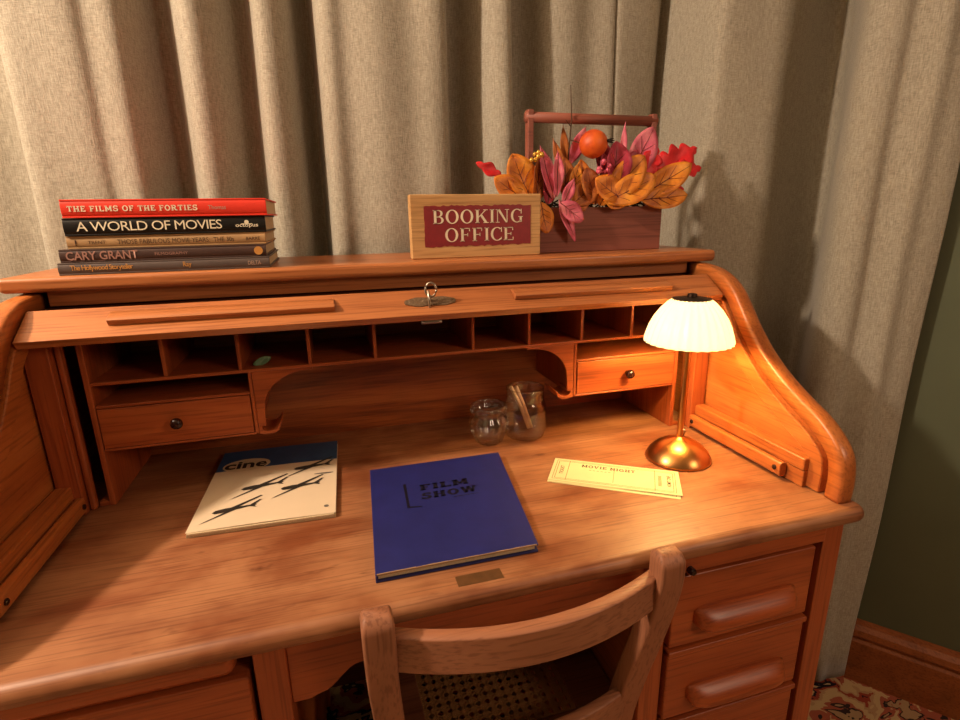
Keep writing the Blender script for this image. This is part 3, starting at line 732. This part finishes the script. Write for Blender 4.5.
leaf(t, C(8, 10.5, .515), C(7.4, 19.5, .512), .040, LB, cup=.4); leaf(t, C(8.6, 11, .51), C(10.2, 18, .503), .030, LO, cup=.4); leaf(t, C(9, 10, .508), C(14.5, 14.5, .497), .052, LB); leaf(t, C(9.2, 9.9, .51), C(12.5, 10.6, .50), .04, LB); leaf(t, C(7.8, 14, .52), C(5.6, 23.5, .53), .022, LB, 'narrow')
t = spray('amber_leaf_spray', 'large veined amber leaves spread in the middle of the crate', [C(15, 4, .55), C(16, 9.5, .52), C(17.5, 11, .505)])
leaf(t, C(16.2, 10.4, .497), C(24.8, 19.6, .488), .066, LO, bend=.05); leaf(t, C(16, 10.2, .492), C(27.4, 15.4, .480), .062, LO, bend=.08); leaf(t, C(19.4, 10.8, .49), C(13.2, 15.0, .482), .056, LO); leaf(t, C(18.6, 12.5, .5), C(17.6, 8.9, .486), .060, LO)
t = spray('amber_leaf_spray', 'pair of amber leaves reaching out beyond the right end of the crate', [C(24, 4, .55), C(25, 10, .53), C(25, 11.5, .515)])
leaf(t, C(24.6, 11.2, .505), C(37.6, 18.2, .50), .056, LO, bend=.05); leaf(t, C(24.8, 10.6, .50), C(36.6, 11.6, .495), .050, LO, bend=.05)
t = spray('red_leaf_spray', 'bright red lobed leaves at the right end of the crate', [C(25, 4, .56), C(27, 12, .55), C(28, 15, .545)])
leaf(t, C(26.5, 15, .525), C(30, 22, .52), .056, LR, 'lobed', veins=False); leaf(t, C(29, 16.5, .520), C(40.5, 22, .52), .072, LR, 'lobed', veins=False, lobes=4); leaf(t, C(33, 17, .515), C(41.5, 17.6, .515), .046, LR, 'lobed', veins=False); leaf(t, C(33, 15, .54), C(38.2, 13, .53), .022, LR, 'lobed', veins=False, lobes=2)
t = spray('pink_leaf_spray', 'upright pink leaf behind the amber leaves by the right handle post', [C(23, 4, .56), C(23, 12, .555), C(23.4, 15, .55)])
leaf(t, C(23.2, 14.5, .53), C(29.2, 26, .53), .062, LP, bend=.05); leaf(t, C(21, 15, .53), C(22.6, 27.2, .53), .016, LP, 'narrow', veins=False)
t = spray('crimson_leaf_spray', 'folded crimson leaves in the centre beside the orange pomegranate', [C(18, 4, .56), C(18.2, 11, .54), C(18.4, 13, .53)])
leaf(t, C(18.4, 12.8, .50), C(18.6, 22.6, .497), .058, LC, cup=.7); leaf(t, C(17, 12.8, .505), C(15.6, 20.6, .50), .030, LP, 'narrow', cup=.6); leaf(t, C(17.4, 15, .53), C(16.4, 23.6, .53), .040, LC, cup=.5); leaf(t, C(19.5, 13, .503), C(21.2, 20.2, .50), .036, LP, 'narrow')
bpick = spray('russet_leaf_spray', 'russet and amber leaves packed low in the crate centre', [C(14, 4, .56), C(14, 9, .53), C(14, 10, .51)])
t = thing('artificial_pomegranate', 'glossy orange artificial pomegranate amid the leaves', 'artificial fruit', C(12, 19.5, .525))
bm = B(); cpm = C(13.6, 22.0, .511); lathe(bm, [(0.001, -0.0295)]+[(0.0295*math.cos(a), 0.0285*math.sin(a)) for a in [-1.35+2.7*k/12 for k in range(13)]]+[(0.001, 0.0285)], cpm, 28)
obj('fruit', bm, leafmat('pomegranate', '#b83c10', '#d85818', '#e06a20'), t, smooth=True)
bm = B()
for k in range(6):
    a = 2*PI*k/6; c0 = cpm+Vector((0.02, -0.02, 0.004)); tube(bm, [c0, c0+Vector((0.010+0.004*math.cos(a), -0.006, 0.005*math.sin(a)))], [0.003, 0.0008], 5)
obj('calyx', bm, DTWIG, t)
bm = B(); tube(bm, [C(9.4, 10, .54), C(9.3, 20, .54), C(9.6, 27, .535), C(9.2, 33.5, .535)], [0.0018, 0.0015, 0.0012, 0.0007], 6); tube(bm, [C(9.5, 25.6, .535), C(8.0, 26.8, .53)], [0.0012, 0.0005], 5); tube(bm, [C(9.4, 23, .535), C(12, 22, .52)], 0.0012, 5)
tag(obj('twig', bm, TWIG), 'thin bare twig rising past the crate handle bar', 'twig')
t = spray('brown_leaf_spray', 'narrow brown leaves rising beside the twig under the handle bar', [C(9.5, 5, .56), C(9.2, 14, .555), C(9, 18, .55)])
leaf(t, C(8.8, 16, .545), C(8.8, 26.4, .55), .02, LB, 'narrow', veins=False); leaf(t, C(9.4, 18, .54), C(13.6, 26, .54), .03, LP, 'narrow', veins=False)
def berries(label, cen, n, rad, mt, sd):
    t = thing('berry_pick', label, 'artificial berries', cen); rr = random.Random(sd)
    for i in range(n):
        p = Vector(cen)+Vector((rr.uniform(-1, 1)*rad*1.2, rr.uniform(-.6, .4)*rad, rr.uniform(-1, 1)*rad))
        bm = B(); lathe(bm, [(0.0004, -0.005)]+[(0.005*math.cos(a), 0.005*math.sin(a)) for a in (-1.1, -.5, 0, .5, 1.1)]+[(0.0004, 0.005)], p, 10); obj('berry', bm, mt, t, smooth=True)
    bm = B(); tube(bm, [Vector(cen), Vector(cen)+Vector((0, 0.04, -0.07))], 0.0012, 5); obj('stem', bm, TWIG, t)
leaf(bpick, C(14.2, 9.8, .503), C(11.6, 17.2, .494), .048, LB); leaf(bpick, C(15, 9.6, .50), C(17.6, 15.6, .488), .046, LO); leaf(bpick, C(12, 11, .512), C(11, 19, .508), .036, LO, cup=.4)
leaf(bpick, C(20.5, 12, .515), C(24.5, 21, .512), .050, LC, bend=.05); leaf(bpick, C(3.4, 10, .51), C(4.6, 17, .512), .036, LC, cup=.5)
berries('cluster of pink berries below the pomegranate', C(15.0, 17.2, .495), 12, .014, plain('pink_berry', '#d8607a', 0.3), 4)
berries('small gold berries above the left amber leaves', C(.2, 19.5, .50), 7, .012, plain('gold_berry', '#d8a84a', 0.25, 0.5), 9)
bm = B(); rr = random.Random(11)
for i in range(150):
    x = rr.uniform(CX0+0.012, CX1-0.012); y = rr.uniform(CY0+0.012, CY1-0.012); z = rr.uniform(CB+0.06, CB+0.112 if x > CX0+0.14 else CB+0.1)
    a = rr.uniform(0, PI); d = Vector((math.cos(a)*0.018, math.sin(a)*0.006, rr.uniform(-.012, .012)))
    x = min(max(x, CX0+0.028), CX1-0.028); p = Vector((x, min(max(y, CY0+0.016), CY1-0.016), z)); tube(bm, [p-d, p, p+d], 0.0018, 4)
tag(obj('dark_twig_filling', bm, DTWIG), 'tangle of dark dried twigs filling the crate under the leaves', 'twigs', kind='stuff')

# ------------------------------------------------------------------ desk lamp
lamp = thing('table_lamp', 'lit brass table lamp with ribbed glass dome shade on the desk', 'lamp', LAMP)
LX, LY = LAMP.x, LAMP.y
bm = B(); lathe(bm, [(0.060, 0.0004), (0.062, 0.003), (0.061, 0.006), (0.055, 0.017), (0.044, 0.028), (0.030, 0.0365), (0.014, 0.0415), (0.008, 0.044), (0.0065, 0.046)], LAMP, 56); obj('base', bm, COPPER, lamp, smooth=True)
bm = B(); lathe(bm, [(0.0058, 0.044), (0.0058, 0.245), (0.009, 0.247), (0.009, 0.258)], LAMP, 20); obj('stem', bm, COPPER, lamp, smooth=False)
bm = B(); lathe(bm, [(0.003, 0), (0.003, 0.010), (0.005, 0.012), (0.005, 0.016), (0.002, 0.018)], LAMP+Vector((0.022, 0.018, 0.034)), 12); obj('switch_knob', bm, STEEL, lamp, smooth=True)
outer = [(0.0780, 0.236), (0.0780, 0.240), (0.0755, 0.250), (0.0705, 0.266), (0.063, 0.282), (0.053, 0.297), (0.042, 0.309), (0.0335, 0.3155)]
prof = outer+[(r-0.003, z_-0.001) for r, z_ in outer[::-1]]
bm = B(); lathe(bm, prof, LAMP, 168, 0.022, 28, closed_loop=True)
m, nt, b = mat_base('lit_ribbed_glass')
b.inputs['Base Color'].default_value = lin('#fff2d0'); b.inputs['Roughness'].default_value = 0.25; b.inputs['Transmission Weight'].default_value = 0.0
b.inputs['Emission Color'].default_value = (1.0, 0.90, 0.60, 1); b.inputs['Emission Strength'].default_value = 0.85
tr = nt.nodes.new('ShaderNodeBsdfTranslucent'); tr.inputs[0].default_value = (0.95, 0.85, 0.55, 1); mxs = nt.nodes.new('ShaderNodeMixShader'); mxs.inputs[0].default_value = 0.3
out = nt.nodes['Material Output']; nt.links.new(b.outputs[0], mxs.inputs[1]); nt.links.new(tr.outputs[0], mxs.inputs[2]); nt.links.new(mxs.outputs[0], out.inputs[0])
obj('lamp_shade', bm, m, lamp, smooth=True)
bm = B(); lathe(bm, [(0.034, 0.3145), (0.0345, 0.3165), (0.020, 0.3190), (0.009, 0.320), (0.008, 0.325), (0.002, 0.3262)], LAMP, 32); obj('shade_cap', bm, DARKM, lamp, smooth=False)
bm = B(); lathe(bm, [(0.006, 0.258), (0.010, 0.262), (0.002, 0.266)], LAMP, 16); obj('bulb_holder', bm, DARKM, lamp)

# ------------------------------------------------------------------ glass jars
m, nt, b = mat_base('clear_glass')
tr = nt.nodes.new('ShaderNodeBsdfTransparent'); tr.inputs[0].default_value = (0.96, 0.95, 0.93, 1)
gl = nt.nodes.new('ShaderNodeBsdfGlossy'); gl.inputs['Roughness'].default_value = 0.06
fr = nt.nodes.new('ShaderNodeLayerWeight'); fr.inputs['Blend'].default_value = 0.5
pw = nt.nodes.new('ShaderNodeMath'); pw.operation = 'POWER'; pw.inputs[1].default_value = 2.0; nt.links.new(fr.outputs['Facing'], pw.inputs[0])
ma = nt.nodes.new('ShaderNodeMath'); ma.operation = 'MULTIPLY_ADD'; ma.inputs[1].default_value = 1.0; ma.inputs[2].default_value = 0.10; nt.links.new(pw.outputs[0], ma.inputs[0])
df = nt.nodes.new('ShaderNodeBsdfTranslucent'); df.inputs[0].default_value = (0.9, 0.9, 0.9, 1)
m0 = nt.nodes.new('ShaderNodeMixShader'); m0.inputs[0].default_value = 0.03; nt.links.new(tr.outputs[0], m0.inputs[1]); nt.links.new(df.outputs[0], m0.inputs[2])
ms = nt.nodes.new('ShaderNodeMixShader'); nt.links.new(ma.outputs[0], ms.inputs[0]); nt.links.new(m0.outputs[0], ms.inputs[1]); nt.links.new(gl.outputs[0], ms.inputs[2])
nt.links.new(ms.outputs[0], nt.nodes['Material Output'].inputs[0])
GLASS = m
def jar(label, name, loc, outer_, wall_, flute=0, nfl=0):
    prof_ = [(0.001, 0.0003)]+outer_+[(outer_[-1][0]-wall_, outer_[-1][1]-0.0005), (outer_[-1][0]-wall_, outer_[-1][1]-0.004)]
    rings = [[(r*(1+(flute*math.cos(nfl*2*PI*i/72) if nfl else 0))*math.cos(2*PI*i/72), r*(1+(flute*math.cos(nfl*2*PI*i/72) if nfl else 0))*math.sin(2*PI*i/72), z_) for i in range(72)] for r, z_ in prof_]
    bm = B(); loft(bm, rings, cap=False); t = obj(name, bm, GLASS, smooth=True); t.location = loc; return tag(t, label, 'jar')
jar('small faceted clear glass vase nearest the blue book', 'glass_vase', (0.1375, 0.4455, 0), [(0.025, 0.0004), (0.028, 0.003), (0.036, 0.024), (0.0405, 0.040), (0.039, 0.052), (0.031, 0.060), (0.0305, 0.063), (0.037, 0.070), (0.0395, 0.077), (0.038, 0.083), (0.035, 0.0845)], 0.0025, 0.045, 10)
jar('clear screw-neck glass jar holding a wooden clip, behind the vase', 'glass_jar', (0.222, 0.452, 0), [(0.034, 0.0004), (0.041, 0.004), (0.046, 0.020), (0.0465, 0.055), (0.0455, 0.072), (0.0405, 0.082), (0.039, 0.086), (0.041, 0.089), (0.039, 0.093), (0.041, 0.097), (0.039, 0.101), (0.041, 0.107), (0.040, 0.1125)], 0.0022)
bm = B()
PEG = plain('pale_wood', '#d0a888', 0.5)
t = thing('wooden_clip', 'pale wooden clip standing in the screw-neck glass jar', 'clip', (0.225, 0.452, 0.008))
for dx in (-0.0035, 0.0035):
    bm = B(); tube(bm, [(0.238+dx, 0.462, 0.012), (0.215+dx, 0.452, 0.07), (0.192+dx*1.6, 0.442, 0.118)], [0.004, 0.0045, 0.004], 8); obj('arm', bm, PEG, t, smooth=True)

# ------------------------------------------------------------------ tickets
TK = plain('ticket_card', '#d9cc98', 0.7, 0, 0.05, 15); TI = plain('ticket_ink', '#7a6a3c', 0.7)
def ticket(label, cx, cy, rz, z):
    t = thing('paper_ticket', label, 'ticket', (cx, cy, z), rz, 'movie night tickets')
    L, W = 0.228, 0.090
    bm = B(); box(bm, -L/2, L/2, -W/2, W/2, 0.0, 0.0006); obj('card', bm, TK, t, local=True)
    bm = B()
    def ln(x0, x1, y0, y1): 
        bm.faces.new([bm.verts.new((x, y, 0.0008)) for x, y in ((x0, y0), (x1, y0), (x1, y1), (x0, y1))])
    a, c = L/2-0.006, W/2-0.006
    for k in (0, 0.004):
        ln(-a+k, a-k, -c+k, -c+k+0.001); ln(-a+k, a-k, c-k-0.001, c-k); ln(-a+k, -a+k+0.001, -c+k, c-k); ln(a-k-0.001, a-k, -c+k, c-k)
    ln(-L/2+0.030, -L/2+0.031, -c, c); ln(L/2-0.042, L/2-0.041, -c, c); ln(0.0, 0.0008, -c+0.01, c-0.02)
    for k in range(9): ln(L/2-0.036+0, L/2-0.030, -0.02+k*0.0045, -0.0175+k*0.0045)
    for k in range(6): ln(-0.045+k*0.007, -0.041+k*0.007, 0.008, 0.0095)
    obj('printed_border', bm, TI, t, local=True)
    obj('title', fit_to(slab_text('MOVIE NIGHT'), (-0.060, 0.018, 0.0009), (1, 0, 0), (0, 1, 0), 0.098, 0.011), BROWNINK, t, local=True)
    lettering('stub_text', 'TICKET', BROWNINK, t, (-L/2+0.023, -0.018, 0.0009), (0, 1, 0), (-1, 0, 0), 0.034, 0.007, 0.01, True)
    lettering('stub_text', 'ADMIT ONE', BROWNINK, t, (L/2-0.014, -0.020, 0.0009), (0, 1, 0), (-1, 0, 0), 0.042, 0.007, 0.01, True)
a0 = math.atan2(0.1975-0.3242, 0.4352-0.2393)
ticket('cream MOVIE NIGHT ticket at the bottom of the ticket pile by the lamp', 0.3045, 0.2150, a0-0.02, 0.0003)
ticket('cream MOVIE NIGHT ticket showing a thin edge below the top ticket', 0.3085, 0.2185, a0+0.03, 0.0014)
ticket('cream MOVIE NIGHT ticket lying on top of the ticket pile', 0.3075, 0.2205, a0, 0.0025)

# ------------------------------------------------------------------ magazine
q = [Vector((-0.4068, 0.2481)), Vector((-0.1847, 0.2387)), Vector((-0.1741, 0.5437)), Vector((-0.392, 0.520))]
mag = thing('film_magazine', 'pale film magazine titled cine with flying aeroplanes on its cover', 'magazine', (-0.292, 0.388, 0.0), -0.038)
MW, MH, MT = 0.222, 0.292, 0.008
bm = B()
for k in range(4): box(bm, -MW/2+0.0006*k, MW/2-0.001*k, -MH/2-0.0008*k, MH/2, 0.0003+MT/4*k, 0.0003+MT/4*(k+1)-0.0003)
obj('pages', bm, PAGES, mag, local=True)
COV = plain('magazine_cover', '#d9c2a4', 0.38, 0, 0.03, 12)
bm = B(); rings = []
for i in range(13):
    x = -MW/2+MW*i/12; zz = MT+0.0004+0.0012*math.sin(PI*i/12)
    rings.append([(x, -MH/2, zz), (x, MH/2, zz), (x, MH/2, zz+0.0005), (x, -MH/2, zz+0.0005)])
loft(bm, rings); cov = obj('front_cover', bm, COV, mag, local=True)
CZ = lambda x: MT+0.0011+0.0012*math.sin(PI*min(1, max(0, (x+MW/2)/MW)))
def flat(name, polys, m, parent, dz=0.0):
    bm = B()
    for p in polys:
        bm.faces.new([bm.verts.new((x, y, CZ(x)+dz)) for x, y in p])
    return obj(name, bm, m, parent, local=True)
blue = plain('cover_blue', '#254a74', 0.45)
bd = []
for i in range(12):
    x0, x1 = -MW/2+MW*i/12, -MW/2+MW*(i+1)/12; bd.append([(x0, MH/2-0.088), (x1, MH/2-0.088), (x1, MH/2), (x0, MH/2)])
flat('title_band', bd, blue, cov, 0.0001)
def ell(cx, cy, rx, ry, n=32): return [(cx+rx*math.cos(2*PI*k/n), cy+ry*math.sin(2*PI*k/n)) for k in range(n)]
flat('title_oval', [ell(-0.058, MH/2-0.071, 0.043, 0.027)], plain('title_cream', '#cdb894', 0.5), cov, 0.0004)
lettering('title', 'cine', BLACKINK, cov, (-0.097, MH/2-0.086, CZ(-0.058)+0.0007), (1, 0, 0), (0, 1, 0), 0.078, 0.031, 0.028, True)
PLN = plain('plane_print', '#2c2620', 0.5)
def plane_print(cx, cy, k, a):
    ca, sa = math.cos(a)*k, math.sin(a)*k
    R = lambda P_: [(cx+x*ca-y*sa, cy+x*sa+y*ca) for x, y in P_]
    fus = [(-.022, 0), (-.018, .004), (-.006, .005), (.016, .002), (.03, .001), (.03, -.0015), (.012, -.003), (-.008, -.005), (-.019, -.004)]
    w1 = [(-.004, -.003), (.006, -.003), (-.030, -.020), (-.036, -.022)]
    w2 = [(-.002, .003), (.008, .002), (.038, .020), (.036, .022)]
    tl = [(.022, .001), (.028, .001), (.037, .010), (.034, .011)]; fn = [(.020, -.001), (.027, -.001), (.030, -.007), (.027, -.006)]
    return [R(fus), R(w1), R(w2), R(tl), R(fn)]
polys = []
for cx, cy, k, a in ((-0.056, -0.092, 1.30, .16), (-0.022, -0.022, 1.35, .16), (0.044, -0.040, 1.28, .16), (0.060, 0.034, 1.28, .16)): polys += plane_print(cx, cy, k, a)
bm = B()
for i, p in enumerate(polys): bm.faces.new([bm.verts.new((x, y, CZ(x)+0.0004+0.00002*i)) for x, y in p])
obj('aeroplane_print', bm, PLN, cov, local=True)
GP = plain('grey_print', '#6c6258', 0.6)
flat('cover_mark', [ell(0.096, -0.122, 0.004, 0.004, 14)], GP, cov, 0.0003)
flat('smudge_print', [ell(0.088, 0.000, 0.018, 0.003, 14)], GP, cov, 0.0003)

# ------------------------------------------------------------------ blue book
bb = thing('hardback_book', 'blue clothbound book stamped FILM SHOW lying flat on the desk', 'book', (-0.0100, 0.2075, 0.0), -0.006)
BWd, BHt, BT = 0.2415, 0.308, 0.0135
BLUE = plain('blue_cloth', '#1d205f', 0.55, 0, 0.12, 25)
def skew(bm):
    for v in bm.verts: v.co.x = v.co.x*(1+0.28*v.co.y) + 0.09*v.co.y
bm = B(); box(bm, -BWd/2, BWd/2, -BHt/2, BHt/2, 0.0003, 0.003); box(bm, -BWd/2, BWd/2, -BHt/2, BHt/2, BT-0.003, BT); box(bm, -BWd/2, -BWd/2+0.004, -BHt/2, BHt/2, 0.003, BT-0.003); skew(bm); obj('cover', bm, BLUE, bb, 0.0012, local=True)
bm = B(); box(bm, -BWd/2+0.004, BWd/2-0.005, -BHt/2+0.005, BHt/2-0.005, 0.003, BT-0.003); skew(bm); obj('pages', bm, PAGES, bb, local=True)
EMB = plain('black_stamp', '#12101f', 0.5)
def bl(body, x, y, wd, hd):
    bm = fit_to(slab_text(body, 0.27, 0.12, 0.2), (x, y, BT+0.0004), (1, 0, 0), (0.08, 1, 0), wd, hd); obj('title', bm, EMB, bb, local=True)
bl('FILM', -0.035, 0.048, 0.086, 0.020); bl('SHOW', -0.037, 0.018, 0.096, 0.021)
bm = B()
for p in ([(-0.067, 0.078), (-0.062, 0.078), (-0.060, 0.000), (-0.064, -0.002)], [(-0.064, -0.002), (-0.060, 0.002), (-0.040, -0.002), (-0.042, -0.004)], [(0.015, 0.012), (0.058, 0.012), (0.058, 0.0105), (0.015, 0.0105)]):
    bm.faces.new([bm.verts.new((x+0.08*y, y, BT+0.0004)) for x, y in p])
obj('stamped_line', bm, EMB, bb, local=True)
WEARC = plain('worn_edge', '#9a7a5c', 0.8)
bm = B()
rr = random.Random(5)
for i in range(26):
    x = -BWd/2+0.002+i*0.0091; l = 0.0092; box(bm, x, x+l, -BHt/2-0.0004, -BHt/2+rr.uniform(0.0005, 0.0015), BT-0.002, BT+0.0003)
skew(bm); obj('worn_edge', bm, WEARC, bb, local=True)

# ------------------------------------------------------------------ leaf left in a pigeonhole
t = thing('green_leaf', 'small green leaf lying in the third pigeonhole from the left', 'leaf', (-0.29, 0.42, 0.2195))
leaf(t, (-0.305, 0.415, 0.221), (-0.275, 0.425, 0.230), 0.014, plain('green_leaf', '#5c7a52', 0.5), veins=False)
